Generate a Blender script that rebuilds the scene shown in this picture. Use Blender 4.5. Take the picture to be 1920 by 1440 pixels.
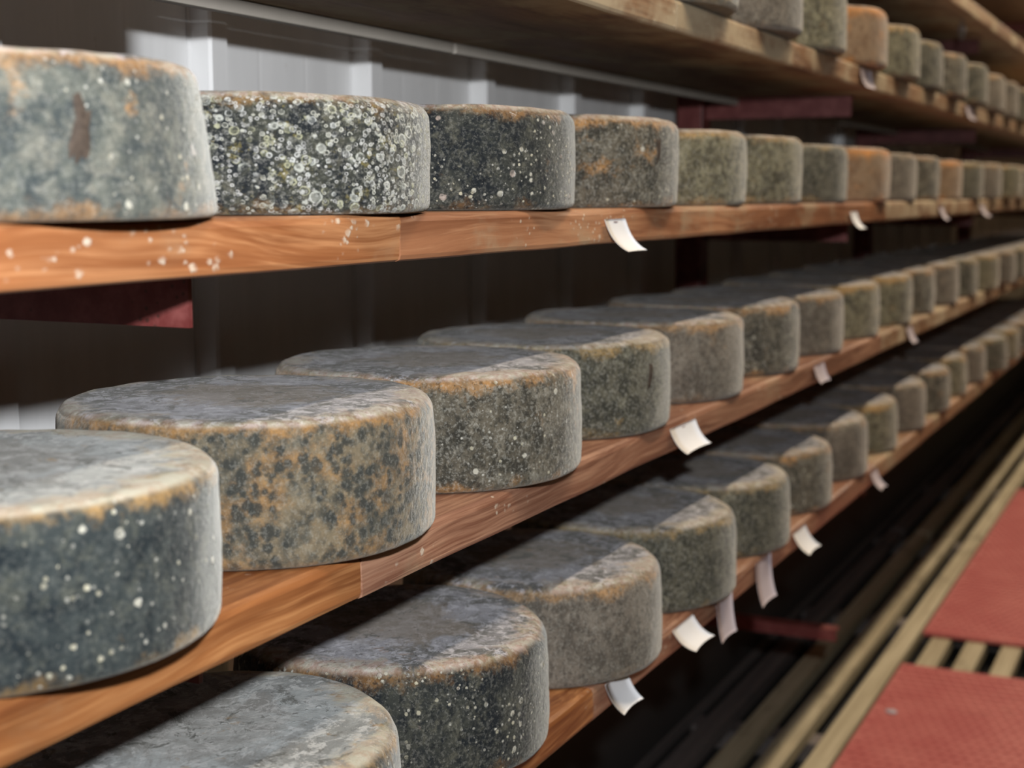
import bpy, bmesh, math, random
from mathutils import Vector, Matrix, noise

S = bpy.context.scene
for o in list(bpy.data.objects):
    bpy.data.objects.remove(o)

# ------------------------------------------------------------------ camera
F_PX = 2750.0                       # focal length in pixels of the 1920 px wide frame
PSI, THETA = math.radians(25.4716), math.radians(7.3967)   # turned left of the shelf line, tilted down
EYE = 1.05                          # lens height above the slatted floor
fwd = Vector((-math.sin(PSI)*math.cos(THETA), math.cos(PSI)*math.cos(THETA), -math.sin(THETA)))
rgt = Vector((math.cos(PSI), math.sin(PSI), 0))
upv = rgt.cross(fwd)
cam = bpy.data.cameras.new('camera')
cam_o = bpy.data.objects.new('camera', cam)
S.collection.objects.link(cam_o)
rot = Matrix((rgt, upv, -fwd)).transposed().to_4x4()
cam_o.matrix_world = Matrix.Translation((0, 0, EYE)) @ rot
cam.sensor_width = 36.0
cam.lens = F_PX/1920*36
cam.clip_start, cam.clip_end = 0.05, 60
cam.dof.use_dof = True
cam.dof.focus_distance = 1.13
cam.dof.aperture_fstop = 6.3
S.camera = cam_o

# ------------------------------------------------------------------ light
w = bpy.data.worlds.new('world')
S.world = w
w.use_nodes = True
w.node_tree.nodes['Background'].inputs[0].default_value = (0.9, 0.85, 0.8, 1)
w.node_tree.nodes['Background'].inputs[1].default_value = 0.004

# photographer's flash just above and beside the lens
fl = bpy.data.lights.new('camera_flash', 'SPOT')
fl.energy = 96
fl.color = (0.95, 0.975, 1.0)
fl.spot_size = math.radians(84)
fl.spot_blend = 0.9
fl.shadow_soft_size = 0.022
fl_o = bpy.data.objects.new('camera_flash', fl)
fl_o.location = (0.10, 0.02, EYE+0.185)
fl_o.rotation_euler = (Vector((-0.65, 1.07, EYE+0.0)) - fl_o.location).to_track_quat('-Z', 'Y').to_euler()
S.collection.objects.link(fl_o)

# tubular lamps on the ceiling over the aisle
for k in range(5):
    al = bpy.data.lights.new('ceiling_tube', 'AREA')
    al.shape = 'RECTANGLE'
    al.size, al.size_y = 0.06, 1.5
    al.energy = 25
    al.color = (1.0, 0.83, 0.62)
    ao = bpy.data.objects.new('ceiling_tube', al)
    ao.location = (0.05, 1.55+k*1.9, EYE+1.36)
    S.collection.objects.link(ao)

S.view_settings.view_transform = 'Standard'
S.view_settings.look = 'None'
S.view_settings.exposure = 0
S.view_settings.gamma = 1
S.view_settings.use_curve_mapping = False

# ------------------------------------------------------------------ helpers
C = S.collection
def link(name, me, mat=None, parent=None):
    o = bpy.data.objects.new(name, me)
    C.objects.link(o)
    if mat and me is not None and not me.materials:
        me.materials.append(mat)
    if parent:
        o.parent = parent
    return o
def tag(o, label=None, cat=None, group=None, kind=None):
    if label: o['label'] = label
    if cat: o['category'] = cat
    if group: o['group'] = group
    if kind: o['kind'] = kind
    return o
def empty(name, loc=(0, 0, 0)):
    o = bpy.data.objects.new(name, None)
    o.location = loc
    o.empty_display_size = 0.05
    C.objects.link(o)
    return o
def mesh(name, verts, faces, smooth=False):
    me = bpy.data.meshes.new(name)
    me.from_pydata([tuple(v) for v in verts], [], faces)
    me.update()
    if smooth:
        me.polygons.foreach_set('use_smooth', [True]*len(me.polygons))
    return me
def box_me(name, x0, x1, y0, y1, z0, z1, bev=0.0):
    bm = bmesh.new()
    bmesh.ops.create_cube(bm, size=1)
    for v in bm.verts:
        v.co = Vector(((x0+x1)/2+v.co.x*(x1-x0), (y0+y1)/2+v.co.y*(y1-y0), (z0+z1)/2+v.co.z*(z1-z0)))
    if bev:
        bmesh.ops.bevel(bm, geom=bm.edges[:], offset=bev, segments=2, affect='EDGES', profile=0.6)
    me = bpy.data.meshes.new(name)
    bm.to_mesh(me); bm.free()
    return me

class NT:
    """small node-graph writer"""
    def __init__(s, name):
        s.m = bpy.data.materials.new(name)
        s.m.use_nodes = True
        s.t = s.m.node_tree
        s.b = s.t.nodes['Principled BSDF']
    def n(s, kind, **kw):
        nd = s.t.nodes.new(kind)
        for k, v in kw.items():
            setattr(nd, k, v)
        return nd
    def put(s, sock, v):
        if isinstance(v, bpy.types.NodeSocket):
            s.t.links.new(v, sock)
        elif isinstance(v, (tuple, list)) and len(v) == 3 and sock.type == 'RGBA':
            sock.default_value = (*v, 1)
        else:
            sock.default_value = v
    def math(s, op, a, b=0.0, c=0.0, clamp=False):
        nd = s.n('ShaderNodeMath', operation=op, use_clamp=clamp)
        for i, v in enumerate((a, b, c)):
            s.put(nd.inputs[i], v)
        return nd.outputs[0]
    def mix(s, f, a, b, mode='MIX'):
        nd = s.n('ShaderNodeMix', data_type='RGBA', blend_type=mode)
        s.put(nd.inputs[0], f); s.put(nd.inputs[6], a); s.put(nd.inputs[7], b)
        return nd.outputs[2]
    def step(s, v, lo, hi):
        nd = s.n('ShaderNodeMapRange', interpolation_type='SMOOTHSTEP')
        s.put(nd.inputs[0], v); s.put(nd.inputs[1], lo); s.put(nd.inputs[2], hi)
        return nd.outputs[0]
    def noise(s, vec, scale, detail=4, rough=0.6, dist=0.0):
        nd = s.n('ShaderNodeTexNoise')
        s.put(nd.inputs['Vector'], vec); s.put(nd.inputs['Scale'], scale)
        s.put(nd.inputs['Detail'], detail); s.put(nd.inputs['Roughness'], rough); s.put(nd.inputs['Distortion'], dist)
        return nd.outputs[0]
    def voro(s, vec, scale, feature='F1', rnd=1.0):
        nd = s.n('ShaderNodeTexVoronoi', feature=feature)
        s.put(nd.inputs['Vector'], vec); s.put(nd.inputs['Scale'], scale); s.put(nd.inputs['Randomness'], rnd)
        return nd
    def scale(s, vec, xyz):
        nd = s.n('ShaderNodeVectorMath', operation='MULTIPLY')
        s.put(nd.inputs[0], vec); nd.inputs[1].default_value = xyz
        return nd.outputs[0]
    def add(s, a, b):
        nd = s.n('ShaderNodeVectorMath', operation='ADD')
        s.put(nd.inputs[0], a); s.put(nd.inputs[1], b)
        return nd.outputs[0]
    def coords(s, seeded=True):
        tc = s.n('ShaderNodeTexCoord')
        s.obj = tc.outputs['Object']
        if not seeded:
            return s.obj
        oi = s.n('ShaderNodeObjectInfo')
        r = s.math('MULTIPLY', oi.outputs['Random'], 53.0)
        cb = s.n('ShaderNodeCombineXYZ')
        s.put(cb.inputs[0], r); s.put(cb.inputs[1], s.math('MULTIPLY', r, 1.7)); s.put(cb.inputs[2], s.math('MULTIPLY', r, 0.6))
        s.rand = oi.outputs['Random']
        return s.add(s.obj, cb.outputs[0])
    def bump(s, h, strength=0.4, dist=0.002, prev=None):
        nd = s.n('ShaderNodeBump')
        s.put(nd.inputs['Height'], h); nd.inputs['Strength'].default_value = strength
        nd.inputs['Distance'].default_value = dist
        if prev is not None:
            s.put(nd.inputs['Normal'], prev)
        return nd.outputs[0]
    def done(s, color, rough=0.7, normal=None, spec=0.3):
        s.put(s.b.inputs['Base Color'], color); s.put(s.b.inputs['Roughness'], rough)
        s.b.inputs['Specular IOR Level'].default_value = spec
        if normal is not None:
            s.put(s.b.inputs['Normal'], normal)
        return s.m

# ------------------------------------------------------------------ materials
def wall_mat():
    t = NT('painted_panel'); v = t.coords(False)
    a = t.noise(t.scale(v, (1, 6, 0.7)), 5.0, 5, 0.6)
    col = t.mix(t.step(a, 0.35, 0.7), (0.74, 0.74, 0.74), (0.80, 0.80, 0.80))
    d = t.step(t.noise(v, 26, 4, 0.7), 0.66, 0.78)
    col = t.mix(t.math('MULTIPLY', d, 0.25), col, (0.35, 0.31, 0.25))
    return t.done(col, 0.42, t.bump(a, 0.12, 0.002), 0.4)

def wood_mat(name, light, mid, dark, mould, tan=(0.34, 0.27, 0.17), flecks=0.5, rough=0.42):
    t = NT(name); v = t.coords()
    warp = t.noise(t.scale(v, (2, 0.8, 2)), 2.2, 3, 0.5)
    cb = t.n('ShaderNodeCombineXYZ')
    t.put(cb.inputs[0], t.math('MULTIPLY', warp, 0.06)); t.put(cb.inputs[2], t.math('MULTIPLY', warp, 0.09))
    vw = t.add(v, cb.outputs[0])
    g1 = t.noise(t.scale(vw, (38, 1.6, 60)), 1.0, 4, 0.62, 0.3)       # broad growth bands
    g2 = t.noise(t.scale(vw, (150, 5, 210)), 1.0, 3, 0.7)             # fine fibre
    big = t.noise(t.scale(v, (3, 1.4, 3)), 1.6, 3, 0.5)
    col = t.mix(t.step(g1, 0.34, 0.66), dark, mid)
    col = t.mix(t.step(t.math('ADD', t.math('MULTIPLY', g2, 0.6), t.math('MULTIPLY', big, 0.5)), 0.48, 0.72), col, light)
    # pale mould staining in cloudy patches
    st = t.noise(t.scale(v, (1, 0.55, 1)), 13, 5, 0.65)
    sm = t.math('MULTIPLY', t.step(st, 0.60-0.30*mould, 0.78-0.22*mould), min(1, 0.25+mould))
    col = t.mix(sm, col, tan)
    sp = 0.0
    for sc, lo in ((95, 0.72), (170, 0.66)):
        vr = t.voro(t.scale(v, (1, 0.75, 1)), sc)
        cs = t.n('ShaderNodeSeparateColor'); t.put(cs.inputs[0], vr.outputs['Color'])
        d = t.math('ADD', vr.outputs['Distance'], t.math('MULTIPLY', t.math('SUBTRACT', t.noise(v, sc*3, 3, 0.7), 0.5), 0.5))
        m = t.math('MULTIPLY', t.step(d, 0.30, 0.16), t.math('GREATER_THAN', cs.outputs[0], lo))
        m = t.math('MULTIPLY', m, t.step(t.noise(v, 11, 4, 0.7), 0.58-0.06*flecks, 0.66-0.06*flecks))
        sp = t.math('MAXIMUM', sp, m)
    col = t.mix(t.math('MULTIPLY', sp, 0.75*flecks), col, (0.62, 0.55, 0.44))
    rg = t.math('ADD', rough, t.math('MULTIPLY', sm, 0.35))
    h = t.math('ADD', t.math('MULTIPLY', g2, 0.5), t.math('MULTIPLY', sp, 0.6))
    h = t.math('ADD', h, t.math('MULTIPLY', sm, 0.3))
    return t.done(col, rg, t.bump(h, 0.35, 0.0012), 0.45)

def steel_mat():
    t = NT('red_painted_steel'); v = t.coords()
    a = t.noise(v, 40, 5, 0.65)
    col = t.mix(t.step(a, 0.4, 0.72), (0.115, 0.022, 0.020), (0.19, 0.055, 0.05))
    d = t.step(t.voro(v, 120).outputs['Distance'], 0.22, 0.12)
    d = t.math('MULTIPLY', d, t.math('GREATER_THAN', t.noise(v, 21, 2), 0.55))
    col = t.mix(t.math('MULTIPLY', d, 0.8), col, (0.05, 0.02, 0.015))
    return t.done(col, 0.5, t.bump(a, 0.15, 0.001), 0.4)

def slat_mat(name, ca, cb_, cd):
    t = NT(name); v = t.coords()
    g = t.noise(t.scale(v, (50, 1.5, 50)), 1.0, 4, 0.6)
    col = t.mix(t.step(g, 0.35, 0.7), ca, cb_)
    d = t.noise(t.scale(v, (3, 1, 3)), 7, 5, 0.6)
    col = t.mix(t.math('MULTIPLY', t.step(d, 0.5, 0.75), 0.7), col, cd)
    return t.done(col, 0.6, t.bump(g, 0.3, 0.002), 0.3)

def rubber_mat():
    t = NT('red_rubber'); v = t.coords(False)
    a = t.noise(v, 9, 5, 0.6)
    col = t.mix(t.step(a, 0.35, 0.7), (0.42, 0.095, 0.09), (0.50, 0.145, 0.13))
    d = t.noise(v, 34, 4, 0.7)
    col = t.mix(t.math('MULTIPLY', t.step(d, 0.55, 0.75), 0.4), col, (0.26, 0.075, 0.05))
    return t.done(col, 0.55, t.bump(d, 0.2, 0.002), 0.35)

def plain(name, c, rough=0.8, var=0.15, sc=12):
    t = NT(name); v = t.coords(False)
    a = t.noise(v, sc, 4, 0.6)
    col = t.mix(a, tuple(x*(1-var) for x in c), tuple(x*(1+var) for x in c))
    return t.done(col, rough, t.bump(a, 0.15, 0.003), 0.25)

def paper_mat(name, c, ink=0.0):
    t = NT(name); v = t.coords(False)
    a = t.noise(v, 60, 3, 0.6)
    col = t.mix(a, tuple(x*0.94 for x in c), c)
    t.done(col, 0.75, t.bump(a, 0.1, 0.001), 0.2)
    t.b.inputs['Transmission Weight'].default_value = 0.0
    return t.m

WALL = wall_mat()
STEEL = steel_mat()
SLAT = slat_mat('pale_slat_wood', (0.34, 0.28, 0.18), (0.52, 0.45, 0.31), (0.18, 0.145, 0.09))
SLAT_DARK = slat_mat('shaded_slat_wood', (0.10, 0.085, 0.08), (0.16, 0.135, 0.125), (0.05, 0.05, 0.055))  # same slats under the racks, with the shelf shade put into the colour
RUBBER = rubber_mat()
CONCRETE = plain('dark_concrete', (0.03, 0.028, 0.027))
CEIL = plain('ceiling_paint', (0.06, 0.055, 0.05))
PAPER = paper_mat('white_paper', (0.80, 0.80, 0.82))
PAPER_LILAC = paper_mat('lilac_paper', (0.50, 0.44, 0.48))
BATTEN = plain('pale_batten', (0.42, 0.38, 0.33))
INK = plain('grey_ink', (0.25, 0.25, 0.3))
WOODS = {
 'orange': wood_mat('orange_wood', (0.46, 0.215, 0.095), (0.33, 0.130, 0.050), (0.20, 0.066, 0.023), 0.12, tan=(0.38, 0.28, 0.17), flecks=1.0, rough=0.36),
 'mottled': wood_mat('mottled_orange_wood', (0.44, 0.220, 0.115), (0.32, 0.140, 0.068), (0.19, 0.072, 0.033), 0.40, flecks=0.8, rough=0.42),
 'honey':  wood_mat('honey_wood', (0.44, 0.205, 0.080), (0.29, 0.112, 0.038), (0.14, 0.045, 0.015), 0.0, flecks=0.3, rough=0.36),
 'red':    wood_mat('reddish_wood', (0.40, 0.22, 0.14), (0.28, 0.132, 0.080), (0.15, 0.060, 0.036), 0.25, flecks=0.8, rough=0.40),
 'stained': wood_mat('stained_wood', (0.40, 0.22, 0.12), (0.30, 0.15, 0.08), (0.19, 0.085, 0.043), 0.55, flecks=0.5, rough=0.5),
 'old':    wood_mat('old_brown_wood', (0.15, 0.075, 0.035), (0.10, 0.048, 0.022), (0.06, 0.026, 0.012), 0.1, tan=(0.16, 0.11, 0.06), flecks=0.2, rough=0.55),
 'tan':    wood_mat('mouldy_tan_wood', (0.33, 0.20, 0.11), (0.25, 0.135, 0.07), (0.14, 0.065, 0.033), 0.70, tan=(0.40, 0.32, 0.21), flecks=0.6, rough=0.55),
}

def cheese_mat(name, dark, mid, lightc, orange, p):
    """rind: cloudy ground, orange patches and rims, blots, ring mould, pale dots, dusty bloom on top"""
    t = NT(name); v = t.coords()
    sx = t.n('ShaderNodeSeparateXYZ'); t.put(sx.inputs[0], t.obj)
    ge = t.n('ShaderNodeTexCoord')
    sn = t.n('ShaderNodeSeparateXYZ'); t.put(sn.inputs[0], ge.outputs['Normal'])
    top = t.step(sn.outputs[2], 0.55, 0.9)
    z = sx.outputs[2]
    n1 = t.noise(v, p.get('s1', 26), 5, 0.66)
    n2 = t.noise(v, p.get('s2', 110), 5, 0.7)
    n3 = t.noise(v, 330, 4, 0.75)
    ground = t.math('ADD', t.math('MULTIPLY', n1, 0.55), t.math('MULTIPLY', n2, 0.45))
    col = t.mix(t.step(ground, 0.42, 0.58), dark, mid)
    lt = t.math('MULTIPLY', t.step(t.noise(v, 60, 6, 0.75, 0.4), 0.54-p.get('light', 0)*0.1, 0.68), p.get('light', 0.5))
    col = t.mix(lt, col, lightc)
    h = t.math('MULTIPLY', n2, 0.6)
    # orange ground showing through, on the flank and along both rims
    no = t.noise(v, 24, 6, 0.72)
    om = t.math('MULTIPLY', t.step(no, 0.66-0.34*p.get('orange', 0.2), 0.80-0.28*p.get('orange', 0.2)), p.get('omix', 0.75))
    H = 0.095
    rimt = t.step(t.math('ADD', z, t.math('MULTIPLY', t.math('SUBTRACT', no, 0.5), 0.06)), H-p.get('rimw', 0.014), H-0.002)
    rimb = t.step(t.math('ADD', z, t.math('MULTIPLY', t.math('SUBTRACT', n1, 0.5), 0.07)), 0.009, -0.004)
    rim = t.math('MULTIPLY', t.math('MAXIMUM', rimt, t.math('MULTIPLY', rimb, p.get('foot', 0.7))), p.get('rim', 0.7))
    om = t.math('MAXIMUM', om, rim)
    ocol = t.mix(t.step(n2, 0.35, 0.65), tuple(c*0.60 for c in orange), orange)
    col = t.mix(om, col, ocol)
    if p.get('blots'):
        for sc, off in ((66, 0.0), (90, -0.02), (125, 0.02)):
            d = t.voro(v, sc).outputs['Distance']
            d = t.math('ADD', d, t.math('MULTIPLY', t.math('SUBTRACT', t.noise(v, 150, 5, 0.75), 0.5), 0.8))
            bm_ = t.math('MULTIPLY', t.step(d, 0.46-off, 0.20-off), p['blots'])
            bm_ = t.math('MULTIPLY', bm_, t.step(t.noise(v, 21, 3), 0.30, 0.44))
            col = t.mix(t.math('MULTIPLY', bm_, t.math('SUBTRACT', 1.0, rim)), col, p.get('blotc', dark))
    def cells(sc, seed):
        vv = t.add(v, (seed, seed*0.7, seed*1.3))
        vo = t.voro(vv, sc)
        cs = t.n('ShaderNodeSeparateColor'); t.put(cs.inputs[0], vo.outputs['Color'])
        d = t.math('ADD', vo.outputs['Distance'], t.math('MULTIPLY', t.math('SUBTRACT', t.noise(vv, sc*3.2, 3, 0.7), 0.5), 0.26))
        return d, cs.outputs[0], cs.outputs[1], cs.outputs[2]
    if p.get('rings'):
        for sc, cc in ((85, (0.36, 0.37, 0.33)), (120, (0.30, 0.30, 0.20)), (150, (0.44, 0.45, 0.43)), (210, (0.42, 0.42, 0.36)), (270, (0.50, 0.50, 0.48))):
            d, c0, c1, c2 = cells(sc, sc*0.37)
            rad = t.math('ADD', 0.20, t.math('MULTIPLY', c1, 0.22))
            dd = t.math('ABSOLUTE', t.math('SUBTRACT', d, rad))
            ring = t.step(dd, 0.10, 0.03)
            fill = t.math('MULTIPLY', t.step(d, rad, t.math('SUBTRACT', rad, 0.06)), t.math('MULTIPLY', c2, 0.55))
            ring = t.math('MAXIMUM', ring, fill)
            ring = t.math('MULTIPLY', ring, t.math('GREATER_THAN', c0, 0.45))
            ring = t.math('MULTIPLY', ring, t.step(t.noise(t.add(v, (sc*0.1, 0, 0)), 30, 4, 0.65), 0.40, 0.56))
            col = t.mix(t.math('MULTIPLY', ring, p['rings']), col, cc)
            h = t.math('ADD', h, t.math('MULTIPLY', ring, 0.5))
        vy = t.step(t.noise(v, 70, 5, 0.75), 0.58, 0.68)
        col = t.mix(t.math('MULTIPLY', vy, 0.45), col, (0.25, 0.20, 0.05))
        dk = t.step(t.noise(v, 45, 5, 0.7), 0.60, 0.68)
        col = t.mix(t.math('MULTIPLY', dk, 0.75), col, dark)
    if p.get('dots'):
        for sc, lo, cc in ((105, 0.60, (0.50, 0.48, 0.40)), (160, 0.54, (0.46, 0.43, 0.32)), (80, 0.76, (0.46, 0.38, 0.33)), (230, 0.60, (0.40, 0.39, 0.34))):
            d, c0, c1, c2 = cells(sc, sc*0.21)
            rad = t.math('ADD', 0.14, t.math('MULTIPLY', c1, 0.20))
            m = t.step(d, rad, t.math('SUBTRACT', rad, 0.07))
            m = t.math('MULTIPLY', m, t.math('GREATER_THAN', c0, lo+0.45*(1-p['dots'])))
            m = t.math('MULTIPLY', m, t.step(t.noise(v, 17, 4, 0.65), 0.42, 0.54))
            col = t.mix(t.math('MULTIPLY', m, 0.9), col, t.mix(c2, tuple(c*0.75 for c in cc), cc))
            h = t.math('ADD', h, t.math('MULTIPLY', m, 1.1))
    # fine dark pits and pale dust
    pit = t.step(t.noise(v, 190, 4, 0.7), 0.54, 0.62)
    col = t.mix(t.math('MULTIPLY', pit, p.get('pits', 0.65)), col, tuple(c*0.6 for c in dark))
    fz = t.math('MULTIPLY', t.step(n3, 0.51, 0.60), p.get('fuzz', 0.25))
    col = t.mix(fz, col, (0.46, 0.45, 0.40))
    h = t.math('ADD', h, t.math('MULTIPLY', n3, 0.5))
    # top face: grey-lilac bloom, brown bare middle, dark cracks
    vt = t.scale(v, (1, 1, 0.3))
    b1 = t.noise(vt, 15, 7, 0.74, 0.6)
    b2 = t.noise(vt, 75, 6, 0.78, 0.5)
    b3 = t.noise(vt, 34, 6, 0.75, 0.8)
    tc = t.mix(t.step(b1, 0.43, 0.57), p.get('top_dark', (0.085, 0.085, 0.085)), p.get('top', (0.29, 0.29, 0.325)))
    tc = t.mix(t.math('MULTIPLY', t.step(b2, 0.50, 0.58), 0.75), tc, p.get('top_lt', (0.50, 0.50, 0.55)))
    r2 = t.math('ADD', t.math('POWER', sx.outputs[0], 2.0), t.math('POWER', sx.outputs[1], 2.0))
    rr = t.math('ADD', t.math('SQRT', r2), t.math('MULTIPLY', t.math('SUBTRACT', b1, 0.5), 0.16))
    tc = t.mix(t.math('MULTIPLY', t.step(rr, 0.080, 0.050), p.get('bare', 0.7)), tc, t.mix(b2, (0.15, 0.115, 0.085), (0.27, 0.22, 0.17)))
    ck = t.step(b3, 0.555, 0.62)
    tc = t.mix(t.math('MULTIPLY', ck, 0.75), tc, (0.05, 0.05, 0.042))
    oc = t.step(t.noise(vt, 29, 4, 0.7), 0.62, 0.70)
    tc = t.mix(t.math('MULTIPLY', oc, 0.6), tc, tuple(c*0.6 for c in orange))
    edge = t.step(rr, 0.108, 0.132)
    tc = t.mix(t.math('MULTIPLY', edge, p.get('edge', 0.5)), tc, t.mix(t.step(n2, 0.4, 0.6), tuple(c*0.85 for c in orange), (0.42, 0.37, 0.23)))
    tc = t.mix(t.math('MULTIPLY', fz, 0.5), tc, (0.46, 0.46, 0.46))
    col = t.mix(top, col, tc)
    h = t.math('ADD', h, t.math('MULTIPLY', t.math('MULTIPLY', top, t.math('ADD', b1, b3)), 1.3))
    t.put(t.b.inputs['Sheen Weight'], t.math('MULTIPLY', t.math('SUBTRACT', 1.0, t.math('MULTIPLY', top, 0.75)), p.get('sheen', 0.4)))
    t.b.inputs['Sheen Roughness'].default_value = 0.3
    t.b.inputs['Sheen Tint'].default_value = (0.95, 0.93, 0.86, 1)
    return t.done(col, 0.85, t.bump(h, 0.7, 0.0026), 0.2)

OR = (0.46, 0.23, 0.075)
CM = {
 'greyblue':  cheese_mat('grey_blue_rind', (0.034, 0.042, 0.043), (0.086, 0.092, 0.079), (0.17, 0.162, 0.132), OR, dict(light=0.75, orange=0.17, rim=0.6, fuzz=0.14, s1=30, s2=90, pits=0.35, dots=0.5)),
 'rings':     cheese_mat('ring_mould_rind', (0.009, 0.012, 0.015), (0.036, 0.038, 0.030), (0.15, 0.14, 0.10), (0.38, 0.20, 0.05), dict(light=0.4, orange=0.10, rim=0.45, rings=0.95, fuzz=0.18)),
 'dots':      cheese_mat('white_dotted_rind', (0.008, 0.011, 0.014), (0.034, 0.036, 0.031), (0.12, 0.115, 0.085), (0.38, 0.19, 0.06), dict(light=0.55, orange=0.06, rim=0.45, dots=1.0, fuzz=0.12)),
 'slate':     cheese_mat('dark_slate_rind', (0.008, 0.013, 0.016), (0.031, 0.038, 0.038), (0.095, 0.096, 0.073), (0.42, 0.25, 0.09), dict(light=0.5, orange=0.04, rim=0.7, dots=0.42, fuzz=0.07, top=(0.32, 0.34, 0.34), top_lt=(0.46, 0.47, 0.47), top_dark=(0.17, 0.18, 0.18), bare=0.25, s1=20, s2=70, pits=0.35)),
 'ochre':     cheese_mat('spotted_ochre_rind', (0.060, 0.057, 0.045), (0.145, 0.115, 0.073), (0.22, 0.195, 0.145), (0.30, 0.165, 0.062), dict(light=0.4, orange=0.62, omix=0.65, rim=0.9, blots=0.9, blotc=(0.028, 0.030, 0.027), fuzz=0.12, pits=0.15)),
 'brown':     cheese_mat('speckled_brown_rind', (0.030, 0.028, 0.022), (0.100, 0.087, 0.064), (0.23, 0.215, 0.175), (0.38, 0.205, 0.080), dict(light=0.6, orange=0.24, rim=0.9, fuzz=0.25, dots=0.48, rimw=0.015)),
 'olive':     cheese_mat('olive_rind', (0.050, 0.046, 0.030), (0.155, 0.14, 0.088), (0.28, 0.265, 0.18), (0.42, 0.25, 0.09), dict(light=0.7, orange=0.18, rim=0.9, rimw=0.017, fuzz=0.25)),
 'greybrown': cheese_mat('grey_brown_rind', (0.075, 0.064, 0.052), (0.155, 0.132, 0.107), (0.23, 0.21, 0.175), (0.40, 0.23, 0.10), dict(light=0.5, orange=0.10, rim=0.7, fuzz=0.18, s1=14, foot=0.3)),
 'orange':    cheese_mat('orange_rind', (0.17, 0.105, 0.062), (0.25, 0.17, 0.105), (0.30, 0.25, 0.18), (0.58, 0.25, 0.07), dict(light=0.3, orange=0.26, rim=1.0, rimw=0.026, foot=1.0, fuzz=0.12, pits=0.25)),
 'moss':      cheese_mat('dark_green_grey_rind', (0.030, 0.030, 0.023), (0.092, 0.086, 0.063), (0.20, 0.19, 0.14), (0.36, 0.24, 0.10), dict(light=0.55, orange=0.08, rim=0.7, fuzz=0.25)),
}

# ------------------------------------------------------------------ the room
WALL_A, RIB_A = 0.95, 0.925        # distance of panel flat and rib face left of the lens
FLOOR_Z = -0.07
CEIL_Z = EYE+1.50
Y0, Y1 = -1.6, 10.0
XR = 1.35

floor = link('floor', box_me('floor', -1.0, XR+0.02, Y0, Y1, FLOOR_Z-0.06, FLOOR_Z), CONCRETE)
tag(floor, 'dark concrete floor under wooden slats', kind='structure')
# long slats of the walkway, 45 mm wide with 35 mm gaps
slat_me = box_me('slat', -0.0225, 0.0225, 0, 4.8, -0.03, 0.0, 0.003)
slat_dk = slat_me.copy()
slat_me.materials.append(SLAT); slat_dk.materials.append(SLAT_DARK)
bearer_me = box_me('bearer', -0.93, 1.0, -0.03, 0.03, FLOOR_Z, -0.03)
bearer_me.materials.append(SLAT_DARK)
for k in range(-4, 19):
    a = 0.613+0.08*(k-14)
    for y0 in (-0.2, 4.62):
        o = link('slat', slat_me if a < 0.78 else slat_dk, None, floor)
        o.location = (-a, y0, random.Random(k).uniform(-0.002, 0.0))
for k in range(11):
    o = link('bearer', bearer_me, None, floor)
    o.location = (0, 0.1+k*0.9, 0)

wall = link('wall_left', box_me('wall_left', -1.02, -WALL_A-0.012, Y0, Y1, FLOOR_Z, CEIL_Z), WALL)
tag(wall, 'off-white ribbed panel wall behind the racks', kind='structure')
# one panel: a flat with two faint grooves and a 25 mm step rib
P = 0.3125
prof = [(WALL_A, 0.0), (WALL_A-0.001, 0.003), (RIB_A+0.003, 0.005), (RIB_A, 0.008), (RIB_A, 0.033), (RIB_A+0.003, 0.036), (WALL_A-0.001, 0.039), (WALL_A, 0.042)]
for gy in (0.125, 0.215):
    prof += [(WALL_A, gy-0.004), (WALL_A+0.0003, gy), (WALL_A, gy+0.004)]
prof += [(WALL_A, P-0.0015), (WALL_A+0.006, P-0.0012)]
pv, pf = [], []
prof2 = prof+[(WALL_A+0.012, P-0.0012), (WALL_A+0.012, 0.0)]
for zz in (FLOOR_Z, CEIL_Z):
    pv += [(-a, y, zz) for a, y in prof2]
n = len(prof2)
for i in range(n):
    j = (i+1) % n
    pf.append((i, j, n+j, n+i))
panel_me = mesh('panel', pv, pf)
panel_me.materials.append(WALL)
k0 = math.floor((Y0-1.229)/P)+1
for k in range(k0, int((Y1-1.229)/P)):
    o = link('panel', panel_me, None, wall)
    o.location = (0, 1.229+k*P, 0)

tag(link('shade_strip_left', box_me('shade_strip_left', -WALL_A+0.001, -0.912, Y0, Y1, FLOOR_Z, 0.40, 0.004), CONCRETE), 'dark strip added as shade along the foot of the panel wall', kind='structure')  # added dark strip, stands in for the shade below the lowest shelf
tag(link('wall_right', box_me('wall_right', XR, XR+0.08, Y0, Y1, FLOOR_Z, CEIL_Z), CEIL), 'plain wall across the aisle', kind='structure')
tag(link('wall_end', box_me('wall_end', -1.02, XR+0.08, Y1, Y1+0.08, FLOOR_Z, CEIL_Z), CEIL), 'plain wall at the far end of the aisle', kind='structure')
tag(link('wall_front', box_me('wall_front', -1.02, XR+0.08, Y0-0.08, Y0, FLOOR_Z, CEIL_Z), CEIL), 'plain wall behind the viewer', kind='structure')
tag(link('ceiling', box_me('ceiling', -1.02, XR+0.08, Y0-0.08, Y1+0.08, CEIL_Z, CEIL_Z+0.08), CEIL), 'plain ceiling over the aisle', kind='structure')

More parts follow.
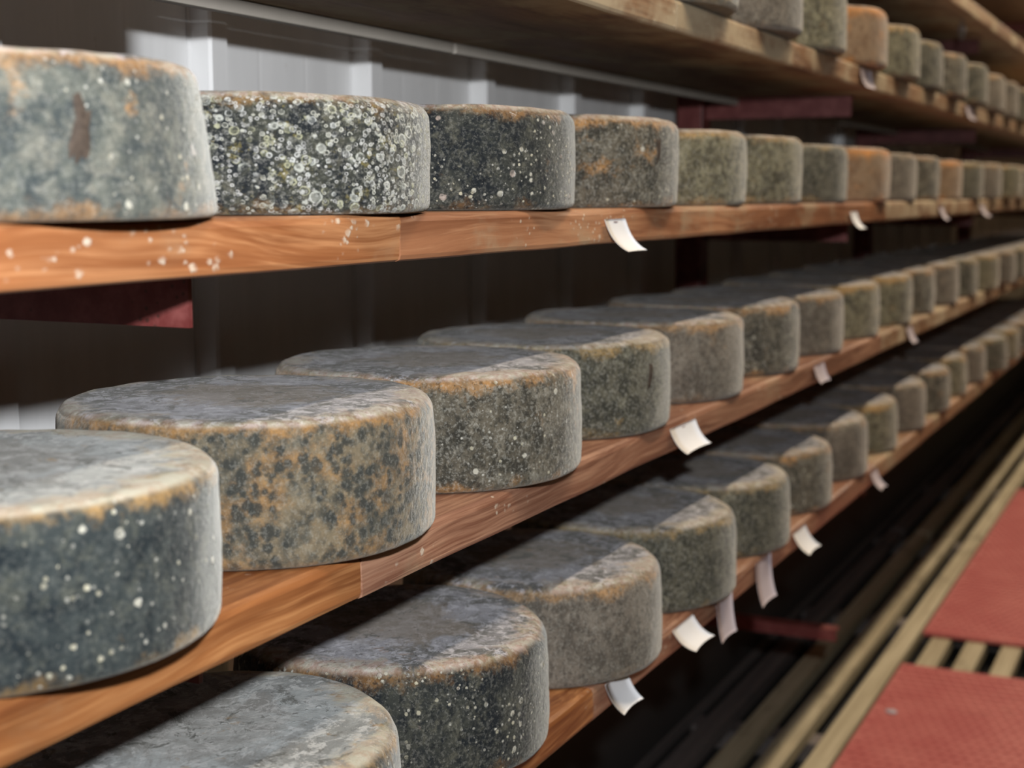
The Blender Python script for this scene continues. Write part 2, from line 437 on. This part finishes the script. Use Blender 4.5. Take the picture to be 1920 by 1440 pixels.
# ------------------------------------------------------------------ racks
FRONT, REAR, TH = 0.53, 0.81, 0.034
TOP = {'T3': 0.675, 'T2': 0.440, 'T': 0.206, 'A': -0.0145, 'B': -0.251, 'C': -0.486}    # board tops, from eye level
POSTS = [0.757, 2.63, 4.12, 5.95]
ARM_H = 0.037
def arm_mesh(ah=ARM_H):
    """thin folded-steel arm: upright web with a narrow flange on top, sloping off at the root"""
    t, fl = 0.004, 0.030
    bm = bmesh.new()
    def bx(x0, x1, y0, y1, z0, z1):
        r = bmesh.ops.create_cube(bm, size=1)
        for v in r['verts']:
            v.co = Vector(((x0+x1)/2+v.co.x*(x1-x0), (y0+y1)/2+v.co.y*(y1-y0), (z0+z1)/2+v.co.z*(z1-z0)))
    bx(-0.856, -0.590, 0, t, -ah, -0.0002)
    bx(-0.856, -0.590, t, fl, -t-0.0002, -0.0002)
    me = bpy.data.meshes.new('arm'); bm.to_mesh(me); bm.free()
    me.materials.append(STEEL)
    return me
arm_me = arm_mesh()
low_arm_me = arm_mesh(0.022)
post_me = box_me('post', -0.905, -0.856, -0.024, 0.026, 0.20, CEIL_Z, 0.003); post_me.materials.append(STEEL)
RL = ['dark red steel rack upright with shelf arms, its arm tip lit under the orange-brown board',
      'dark red steel rack upright showing behind the olive wheels of the eye-level shelf',
      'dim red steel rack upright behind the orange-rimmed wheel',
      'dim red steel rack upright at the dark far end of the racks']
for i, y in enumerate(POSTS):
    r = empty('rack_upright', (0, y, 0.0))
    tag(r, RL[i], 'rack upright', 'steel rack uprights along the wall')
    link('post', post_me, None, r)
    for s in ('T3', 'T2', 'T', 'A', 'B', 'C'):
        o = link('arm', arm_me, None, r)
        o.location = (0, 0, EYE+TOP[s]-TH)
    if i < 2:
        o = link('arm', low_arm_me, None, r)
        o.location = (0, 0, EYE-0.80)

def board_mesh(name, y0, y1, seed, mat, nick=None):
    rnd = random.Random(seed)
    b = 0.0035
    x0, x1 = -REAR, -FRONT
    sec = [(x0, -TH+b), (x0+b, -TH), (x1-b*1.2, -TH), (x1-b*0.3, -TH+b*0.4), (x1, -TH+b*1.3), (x1, -0.017), (x1, -b*1.6), (x1-b*0.4, -b*0.5), (x1-b*1.6, 0), (x1-0.06, 0), (x0+b, 0), (x0, -b)]
    L = y1-y0
    N = max(8, int(L/0.02))
    vs, fs = [], []
    ns = len(sec)
    for i in range(N+1):
        y = y0+L*i/N
        for j, (x, z) in enumerate(sec):
            p = Vector((x*3, y*7, seed*3.1))
            dz = 0.0012*noise.noise(p+Vector((0, 0, z*40))) if z < -0.02 else 0.0
            dx = 0.0016*noise.noise(Vector((seed*1.7, y*5, z*30))) if x > x1-0.01 else 0
            if nick and z < -TH+b*2 and x > x1-0.02 and nick[0] < y < nick[1]:
                dz += 0.0035
            vs.append((x+dx, y-y0, z+dz))
    for i in range(N):
        for j in range(ns):
            k = (j+1) % ns
            fs.append((i*ns+j, i*ns+k, (i+1)*ns+k, (i+1)*ns+j))
    fs.append(tuple(range(ns-1, -1, -1)))
    fs.append(tuple(N*ns+j for j in range(ns)))
    me = mesh(name, vs, fs, False)
    me.materials.append(mat)
    return me
BOARDS = {
 'T3': [(-0.5, 4.3, 'old'), (4.3, 9.7, 'old')],
 'T2': [(-0.5, 2.7, 'tan'), (2.7, 9.7, 'tan')],
 'T':  [(-0.5, 1.52, 'tan'), (1.52, 4.15, 'tan'), (4.15, 9.7, 'tan')],
 'A':  [(-0.5, 0.925, 'orange'), (0.925, 2.66, 'mottled'), (2.66, 9.7, 'tan')],
 'B':  [(-0.5, 0.865, 'honey'), (0.865, 2.66, 'red'), (2.66, 9.7, 'tan')],
 'C':  [(-0.5, 1.30, 'honey'), (1.30, 2.66, 'red'), (2.66, 9.7, 'stained')],
}
BL = {
 ('T3', 0): 'brown highest shelf board passing out of view over the empty shelf',
 ('T2', 0): 'bare tan shelf board out of view above the nearest high wheels',
 ('A', 0): 'bright orange-brown shelf board with white flecks, over the red arm tip',
 ('A', 1): 'tan-stained eye-level shelf board carrying the curled white paper tag',
 ('B', 0): 'honey-brown streaked shelf board under the pale-topped slate blue cheese',
 ('B', 1): 'reddish shelf board with white crust, under the ochre spotted cheese row',
 ('C', 0): 'orange-topped lowest shelf board under the white-dotted dark cheese',
 ('C', 1): 'reddish lowest shelf board hung with several white paper tags',
 ('T', 0): 'mould-greyed overhead shelf board whose underside shows above the white wall',
 ('T', 1): 'mould-crusted tan shelf board under the high row of wheels',
}
sd = 3
for s, lst in BOARDS.items():
    for i, (y0, y1, m) in enumerate(lst):
        sd += 1
        nick = (y0, 0.842) if (s, i) == ('B', 0) else None
        me = board_mesh('shelf_board', y0+0.0006, y1-0.0006, sd, WOODS[m])
        o = link('shelf_board', me)
        o.location = (0, y0+0.0006, EYE+TOP[s])
        if s == 'T':
            bt = link('rear_batten', box_me('rear_batten', -REAR+0.0005, -REAR+0.014, 0.002, y1-y0-0.004, -TH-0.013, -TH-0.0005, 0.002), BATTEN, o)
        far = {'T3': 'dark brown board of the highest empty shelf', 'T2': 'bare tan-edged shelf board of the upper empty shelf',
               'T': 'mouldy tan board at the far end of the high cheese row', 'A': 'mouldy tan board at the far end of the eye-level cheese shelf',
               'B': 'mouldy tan board at the far end of the shelf below eye level', 'C': 'stained board at the far end of the lowest cheese shelf'}[s]
        tag(o, BL.get((s, i), far), 'shelf board', 'wooden shelf boards of the cheese racks')

# ------------------------------------------------------------------ cheese wheels
def cheese_mesh(seed, R, H, taper=0.0, rt=0.013, rb=0.007, seg=112):
    pr = []
    for i in range(1, 8):
        pr.append((R*0.98*i/8*0.98, H))
    pr.append((R-rt*1.25, H))
    for i in range(1, 7):
        a = math.pi/2*(1-i/6)
        pr.append((R-rt+rt*math.cos(a), H-rt+rt*math.sin(a)))
    ns = 12
    for i in range(1, ns):
        f = i/ns
        pr.append((R, H-rt-(H-rt-rb)*f))
    for i in range(0, 5):
        a = -math.pi/2*i/4
        pr.append((R-rb+rb*math.cos(a), rb+rb*math.sin(a)))
    vs = [(0, 0, H)]
    sv = Vector((seed*7.3, seed*3.1, seed*1.9))
    for r, z in pr:
        for k in range(seg):
            t = 2*math.pi*k/seg
            x, y = math.cos(t), math.sin(t)
            p = Vector((x*R, y*R, z))
            low = noise.noise(Vector((x*1.1, y*1.1, 0.0))+sv)*0.0022
            mid = noise.noise(p*32+sv)*0.0009+noise.noise(p*90+sv)*0.0005
            rr = r*(1+low/R)+(mid if r > R*0.6 else 0)
            rr += -taper*(z/H-0.5)*(r/R)
            rr += 0.0015*math.sin(math.pi*min(1, max(0, z/H)))*(r/R)
            zz = z
            if z > H*0.7:
                zz += noise.noise(Vector((x*r*9, y*r*9, 3.3))+sv)*0.0018*(z/H) + noise.noise(Vector((x*r*38, y*r*38, 1.3))+sv)*0.0008
            if z < 1e-6:
                zz = 0
            vs.append((rr*x, rr*y, max(0, zz)))
    fs = []
    for k in range(seg):
        fs.append((0, 1+k, 1+(k+1) % seg))
    for i in range(len(pr)-1):
        a, b = 1+i*seg, 1+(i+1)*seg
        for k in range(seg):
            fs.append((a+k, b+k, b+(k+1) % seg, a+(k+1) % seg))
    last = 1+(len(pr)-1)*seg
    fs.append(tuple(last+k for k in range(seg-1, -1, -1)))
    me = mesh('cheese_wheel', vs, fs, True)
    me.polygons[len(me.polygons)-1].use_smooth = False
    return me
R0 = 0.139
CMESH = [cheese_mesh(k+1, R0, 0.095, (0.0, 0.002, -0.002, 0.003, 0.001, 0.0)[k], (0.010, 0.013, 0.012, 0.014, 0.011, 0.015)[k]) for k in range(6)]
CM_A1 = cheese_mesh(11, R0, 0.095, 0.012, 0.010, 0.006)
for me in CMESH+[CM_A1]:
    me.materials.append(CM['greybrown'])
def ray(x, y):
    return rgt*(x-960)-upv*(y-720)+fwd*F_PX
def tangent_y(xr, yr, ac, R):
    v = ray(xr, yr)
    b = math.atan2(-v.x, v.y)
    return (ac*math.cos(b)-R)/math.sin(b)
#   right outline in the photograph (x, y), material, height, label
ROWS = {
 'A': [(385, 300, 'greyblue', .087, 'pale grey-blue cheese wheel with brown scar, next to the ring-crusted wheel'),
       (803, 290, 'rings', .081, 'dark cheese wheel crusted all over with white ring-shaped mould'),
       (1078, 300, 'dots', .089, 'blackish cheese wheel dotted with round white mould, on eye-level shelf'),
       (1270, 310, 'brown', .093, 'speckled brown cheese wheel with dark streak, directly above the white paper tag'),
       (1398, 310, 'olive', .090, 'olive-grey orange-rimmed cheese wheel, second past the white-dotted wheel'),
       (1505, 310, 'olive', .094, 'olive-grey orange-rimmed cheese wheel, third past the white-dotted wheel'),
       (1590, 320, 'moss', .090, 'dark grey cheese wheel just before the orange wheel on eye-level shelf'),
       (1668, 325, 'orange', .093, 'bright orange-rimmed cheese wheel standing out on the eye-level shelf'),
       (1720, 330, 'greybrown', .091, None), (1763, 330, 'brown', .092, None), (1803, 330, 'orange', .09, None), (1843, 335, 'moss', .091, None), (1878, 335, 'greybrown', .092, None)],
 'B': [(411, 1000, 'slate', .096, 'slate-blue cheese wheel with pale whitish top, on the honey-brown board'),
       (811, 870, 'ochre', .101, 'ochre cheese wheel covered in dark blots, brown patch on grey top'),
       (1088, 780, 'brown', .099, 'orange-rimmed speckled brown cheese wheel beside the ochre spotted one'),
       (1254, 720, 'moss', .098, 'dark moss-grey cheese wheel with pale rim, just before the small white tag'),
       (1393, 680, 'greybrown', .098, 'grey-brown cheese wheel just past the white tag below eye level'),
       (1497, 640, 'brown', .098, 'brown cheese wheel with broad orange rim, second past the white tag below eye level'),
       (1575, 610, 'greybrown', .094, 'smooth grey-brown cheese wheel, third past the white tag below eye level'),
       (1645, 590, 'olive', .095, None), (1710, 570, 'olive', .095, None), (1752, 550, 'brown', .094, None), (1797, 540, 'greybrown', .094, None), (1833, 530, 'moss', .094, None), (1873, 510, 'olive', .094, None)],
 'C': [(750, 1400, 'slate', .104, 'blue-grey topped cheese wheel with orange edge, behind the honey-brown board'),
       (1028, 1250, 'dots', .104, 'black-grey cheese wheel peppered with white dots on the lowest shelf'),
       (1240, 1130, 'greybrown', .102, 'smooth brownish-grey cheese wheel right above the first lowest-shelf paper tag'),
       (1377, 1040, 'moss', .102, 'dark green-grey cheese wheel behind the long hanging paper strips'),
       (1482, 960, 'moss', .098, 'dark cheese wheel with white-dusted rim on the lowest shelf'),
       (1560, 880, 'brown', .096, 'brown-grey cheese wheel, second past the last white tag on lowest shelf'),
       (1628, 820, 'greybrown', .100, 'grey cheese wheel, third past the last white tag on lowest shelf'),
       (1683, 780, 'olive', .096, None), (1737, 740, 'greybrown', .098, None), (1783, 700, 'brown', .096, None), (1815, 670, 'olive', .096, None), (1850, 640, 'greybrown', .096, None)],
 'T': [(1385, 10, 'moss', .093, 'cheese wheel cut off by the picture top, nearest wheel on the high shelf'),
       (1502, 30, 'greybrown', .094, 'pale-edged grey cheese wheel, second before the orange-topped wheel on high shelf'),
       (1585, 50, 'olive', .095, 'grey cheese wheel touching the orange-topped wheel on the high shelf'),
       (1662, 80, 'orange', .093, 'tan cheese wheel with orange top edge on the high shelf'),
       (1723, 110, 'olive', .092, None), (1768, 140, 'moss', .092, None), (1812, 170, 'brown', .092, None), (1850, 200, 'moss', .092, None), (1883, 220, 'greybrown', .092, None)],
}
ORD = ['', 'first', 'second', 'third', 'fourth', 'fifth', 'sixth', 'seventh', 'eighth', 'ninth', 'tenth', 'eleventh', 'twelfth', 'thirteenth', 'fourteenth', 'fifteenth', 'sixteenth', 'seventeenth', 'eighteenth']
REFI = {'A': 7, 'B': 3, 'C': 4, 'T': 3}
REFN = {'A': 'bright orange-rimmed wheel on the eye-level shelf', 'B': 'folded white tag on the shelf below eye level', 'C': 'white-dusted wheel on the lowest shelf', 'T': 'orange-topped wheel on the high shelf'}
GRP = {'A': 'cheese wheels on the eye-level shelf', 'B': 'cheese wheels on the shelf below eye level', 'C': 'cheese wheels on the lowest shelf', 'T': 'cheese wheels on the high shelf'}
CYC = ['greybrown', 'moss', 'olive', 'brown', 'greybrown', 'olive']
cnt = 0
POS, CHEESE = {}, {}
for s, lst in ROWS.items():
    prev = None
    rnd = random.Random(ord(s))
    items = list(lst)
    for i in range(6 if s != 'T' else 3):
        items.append((None, None, CYC[(i+ord(s)) % 6], .093, None))
    for i, (xr, yr, m, hh, lab) in enumerate(items):
        ac = {'A': 0.648 if i < 2 else 0.632, 'B': 0.640, 'C': 0.640, 'T': 0.638}[s]+rnd.uniform(-0.004, 0.004)
        R = R0+rnd.uniform(-0.0015, 0.0015)
        if xr is not None:
            y = tangent_y(xr, yr, ac, R)
        else:
            y = prev[0]+2*R0+rnd.uniform(0.006, 0.02)
        if prev is not None:
            for _ in range(40):
                need = R+prev[2]+0.005
                dx = ac-prev[1]
                mn = prev[0]+math.sqrt(max(0, need*need-dx*dx))
                if y >= mn:
                    break
                if xr is not None and ac < 0.668:      # set the wheel a little further back on its board
                    ac += 0.001
                    y = tangent_y(xr, yr, ac, R)
                else:
                    y = mn
        if y > 6.4: break
        prev = (y, ac, R)
        cnt += 1
        me = CM_A1 if (s, i) == ('A', 0) else CMESH[(cnt*5+i) % 6]
        o = bpy.data.objects.new('cheese_wheel', me)
        C.objects.link(o)
        o.location = (-ac, y, EYE+TOP[s]+0.0004)
        o.scale = (R/R0, R/R0, hh/0.095)
        o.rotation_euler = (0, 0, math.pi/2*rnd.randrange(4))
        o.material_slots[0].link = 'OBJECT'
        o.material_slots[0].material = CM[m]
        if lab is None:
            lab = '%s mouldy cheese wheel past the %s' % (ORD[i-REFI[s]], REFN[s])
        tag(o, lab, 'cheese', GRP[s])
        POS[(s, i)] = (y, ac, R)
        CHEESE[(s, i)] = o

# dark scars sunk in three rinds
SCAR = plain('brown_scar', (0.050, 0.036, 0.027), 0.8, 0.95, 230)
def scar(key, px, py, wd, ht, seed):
    o = CHEESE[key]
    y0, ac, R = POS[key]
    R = R+0.0035
    v = ray(px, py)
    A = v.x*v.x+v.y*v.y
    B = 2*(v.x*ac-v.y*y0)
    D = B*B-4*A*(ac*ac+y0*y0-R*R)
    if D < 0:
        return
    q = v*((-B-math.sqrt(D))/(2*A))
    ang = math.atan2(q.y-y0, q.x+ac)
    zc = q.z-TOP[key[0]]
    N, M = 28, 8
    inv = o.matrix_basis.inverted()
    c = Vector((-ac, y0, EYE+TOP[key[0]]+zc))
    bvh = [vv.co for vv in o.data.vertices]
    def surf(u, w, lift):
        a = ang+u/R
        z = max(0.008, min(0.085, zc+w))
        d = Vector((math.cos(a), math.sin(a), 0))
        hit, loc, nor, _ = o.ray_cast(inv @ (Vector((-ac, y0, EYE+TOP[key[0]]+z))+d*0.3), (inv.to_3x3() @ -d).normalized())
        return loc+nor*lift if hit else inv @ (Vector((-ac, y0, EYE+TOP[key[0]]+z))+d*R)
    vs = [surf(0, 0, 0.0014)]
    for j in range(1, 4):
        for i in range(N):
            t = 2*math.pi*i/N
            k_ = 1+0.7*noise.noise(Vector((math.cos(t)*2.3+seed, math.sin(t)*2.3, seed*0.3)))
            f = j/3
            vs.append(surf(math.cos(t)*wd/2*k_*f+0.1*ht*f*math.sin(t), math.sin(t)*ht/2*k_*f, (0.0012, 0.0008, -0.0004)[j-1]))
    fs = [(0, 1+i, 1+(i+1) % N) for i in range(N)]
    for j in range(2):
        for i in range(N):
            a, b = 1+j*N, 1+(j+1)*N
            fs.append((a+i, b+i, b+(i+1) % N, a+(i+1) % N))
    me = mesh('rind_scar', vs, fs, True)
    me.materials.append(SCAR)
    r = link('rind_scar', me, None, o)
    r['label'] = 'dark brown scar in the rind'
bpy.context.view_layer.update()
scar(('A', 0), 155, 240, 0.013, 0.040, 4.3)
scar(('A', 3), 1237, 280, 0.009, 0.030, 2.0)
scar(('B', 3), 1222, 705, 0.008, 0.034, 3.0)

# ------------------------------------------------------------------ paper tags
def on_front(x, y, a):
    v = ray(x, y)
    return v*(a/-v.x)
def tag_mesh(wd, ln, curl, lean, skew=0.0, th=0.0004, start=0.0):
    """strip hanging from its top edge: starts flat on the board face and bends away from it"""
    N, M = 14, 4
    pts = []
    x = z = 0.0
    for i in range(N+1):
        f = i/N
        pts.append((x, z, f))
        ang = lean+curl*f**1.6
        x += math.sin(ang)*ln/N
        z -= math.cos(ang)*ln/N
    vs = []
    for side in (0, 1):
        for x, z, f in pts:
            for j in range(M+1):
                u = j/M-0.5
                vs.append((x+side*th+0.003*f*(2*u)**2, u*wd+skew*f*ln+0.002*math.sin(u*5+f*2), z))
    fs = []
    nv = (N+1)*(M+1)
    for i in range(N):
        for j in range(M):
            a = i*(M+1)+j
            fs.append((a, a+1, a+M+2, a+M+1))
            fs.append((nv+a, nv+a+M+1, nv+a+M+2, nv+a+1))
    ring = [j for j in range(M+1)]+[i*(M+1)+M for i in range(1, N+1)]+[N*(M+1)+j for j in range(M-1, -1, -1)]+[i*(M+1) for i in range(N-1, 0, -1)]
    for i in range(len(ring)):
        a, b = ring[i], ring[(i+1) % len(ring)]
        fs.append((a, b, nv+b, nv+a))
    return mesh('paper_tag', vs, fs, True)
def paper(px, py, shelf, wd, ln, curl, lean, mat, label, skew=0.0, drop=0.006):
    p = on_front(px, py, FRONT)
    me = tag_mesh(wd, ln, curl, lean, skew)
    me.materials.append(mat)
    o = link('paper_tag', me)
    o.location = (-FRONT+0.0026, p.y, EYE+TOP[shelf]-drop)
    pin = mesh_pin(); pin.materials.append(STEEL) if not pin.materials else None
    q = link('staple', pin, None, o)
    q.location = (0.0006, 0, -0.003)
    return tag(o, label, 'paper tag', 'paper tags fixed to the shelf edges')
_pin = []
def mesh_pin():
    if not _pin:
        _pin.append(box_me('staple', 0, 0.0006, -0.005, 0.005, -0.0004, 0.0004))
    return _pin[0]
paper(1148, 418, 'A', 0.052, 0.036, 1.0, 0.10, PAPER, 'curled white paper tag on the eye-level board below the speckled brown wheel', 0.50, 0.010)
paper(1597, 400, 'A', 0.045, 0.032, 1.0, 0.10, PAPER, 'white paper tag under the orange-rimmed wheel at eye level', 0.2, 0.014)
paper(1762, 395, 'A', 0.050, 0.032, 0.8, 0.10, PAPER_LILAC, 'dull lilac paper tag on the eye-level board past the orange wheel', 0.2, 0.012)
paper(1838, 395, 'A', 0.070, 0.036, 1.0, 0.15, PAPER_LILAC, 'dull grey paper tag farthest along the eye-level board', 0.3, 0.012)
paper(1276, 790, 'B', 0.085, 0.032, 0.8, 0.20, PAPER, 'folded white paper tag on the reddish board below eye level', 0.3, 0.006)
paper(1532, 682, 'B', 0.060, 0.028, 0.5, 0.1, PAPER_LILAC, 'pale lilac paper tag farther along the shelf below eye level', 0.2, 0.004)
paper(1702, 615, 'B', 0.050, 0.034, 0.6, 0.1, PAPER_LILAC, 'small dull paper tag at the dim end of the shelf below eye level', 0.2)
paper(1150, 1262, 'C', 0.056, 0.036, 0.7, 0.15, PAPER, 'creased white paper tag on the lowest board below the smooth grey wheel', 0.3, 0.0035)
paper(1276, 1160, 'C', 0.070, 0.034, 1.0, 0.30, PAPER, 'bright white paper tag sticking out between two wheels of the lowest shelf', 0.5, 0.0035)
paper(1354, 1108, 'C', 0.062, 0.058, 0.25, 0.05, PAPER_LILAC, 'long lilac paper strip below the dark green-grey wheel', -0.15, 0.0035)
paper(1428, 1042, 'C', 0.070, 0.058, 0.35, 0.05, PAPER_LILAC, 'long lilac paper strip hanging just before the last white tag', -0.15, 0.0035)
paper(1495, 985, 'C', 0.068, 0.038, 0.8, 0.25, PAPER, 'last bright white paper tag on the lowest board', 0.4, 0.004)
paper(1636, 850, 'C', 0.05, 0.036, 0.8, 0.2, PAPER_LILAC, 'small pale paper tag at the dim end of the lowest board', 0.2)
paper(1620, 135, 'T', 0.080, 0.030, 0.5, 0.05, PAPER_LILAC, 'pale paper tag on the high board below the olive wheel', 0.0)
paper(1815, 200, 'T', 0.11, 0.032, 0.6, 0.05, PAPER_LILAC, 'pale paper tag farther along the high board', 0.0)

# ------------------------------------------------------------------ red mats on the walkway
def mat_mesh(wd, ln, th=0.010):
    """rubber mat: slab with rows of raised ribs"""
    bm = bmesh.new()
    def bx(x0, x1, y0, y1, z0, z1):
        r = bmesh.ops.create_cube(bm, size=1)
        for v in r['verts']:
            v.co = Vector(((x0+x1)/2+v.co.x*(x1-x0), (y0+y1)/2+v.co.y*(y1-y0), (z0+z1)/2+v.co.z*(z1-z0)))
    bx(0, wd, 0, ln, 0, th-0.002)
    nx, ny = int(wd/0.022), int(ln/0.030)
    for j in range(ny):
        for i in range(nx):
            x = 0.008+i*0.022+(0.011 if j % 2 else 0); y = 0.010+j*0.030
            if x+0.015 < wd-0.004:
                bx(x, x+0.015, y, y+0.022, th-0.002, th)
    me = bpy.data.meshes.new('floor_mat'); bm.to_mesh(me); bm.free()
    me.materials.append(RUBBER)
    return me
for y0, y1, lab in ((2.05, 3.24, 'red rubber walkway mat with a white scrap on it'), (3.50, 5.4, 'red rubber walkway mat beyond the open slat gap')):
    o = link('floor_mat', mat_mesh(0.80, y1-y0))
    o.location = (-0.577, y0, 0.0005)
    tag(o, lab, 'floor mat', 'red rubber mats on the walkway')
v = ray(1672, 1334)
p = v*((-EYE+0.012)/v.z)
bm = bmesh.new()
bmesh.ops.create_icosphere(bm, subdivisions=2, radius=0.011)
for q in bm.verts:
    q.co = Vector((q.co.x*1.2, q.co.y*0.9, max(-0.001, q.co.z*0.35)))*(1+0.25*noise.noise(q.co*140))
me = bpy.data.meshes.new('paper_scrap'); bm.to_mesh(me); bm.free()
me.materials.append(PAPER_LILAC)
o = link('paper_scrap', me)
o.location = (p.x, p.y, 0.0118)
tag(o, 'small white crumpled scrap lying on the red mat', 'scrap')

# ------------------------------------------------------------------ wire loops hanging under the upper empty shelf
wire = NT('dull_wire'); wire.done((0.30, 0.31, 0.33), 0.4); wire.b.inputs['Metallic'].default_value = 0.6
lp = empty('wire_loop', (0, 0, 0))
v = ray(1803, 45)
p = v*(0.560/-v.x)
zt = EYE+TOP['T2']-TH
def torus(R, r):
    vs, fs = [], []
    n, m = 20, 6
    for i in range(n):
        a = 2*math.pi*i/n
        for j in range(m):
            b = 2*math.pi*j/m
            q = R+r*math.cos(b)
            vs.append((r*math.sin(b), q*math.cos(a), q*math.sin(a)))
    for i in range(n):
        for j in range(m):
            fs.append((i*m+j, ((i+1) % n)*m+j, ((i+1) % n)*m+(j+1) % m, i*m+(j+1) % m))
    return mesh('loop', vs, fs, True)
lp.location = (-0.560, p.y, zt)
m1 = torus(0.019, 0.0013); m1.materials.append(wire.m)
q = link('loop', m1, None, lp); q.location = (0, 0.012, -0.0203)
q = link('loop', m1, None, lp); q.location = (0.004, -0.018, -0.030); q.rotation_euler = (0, 0, 0.5)
tag(lp, 'small glinting grey loops hanging under the upper empty shelf', 'wire')
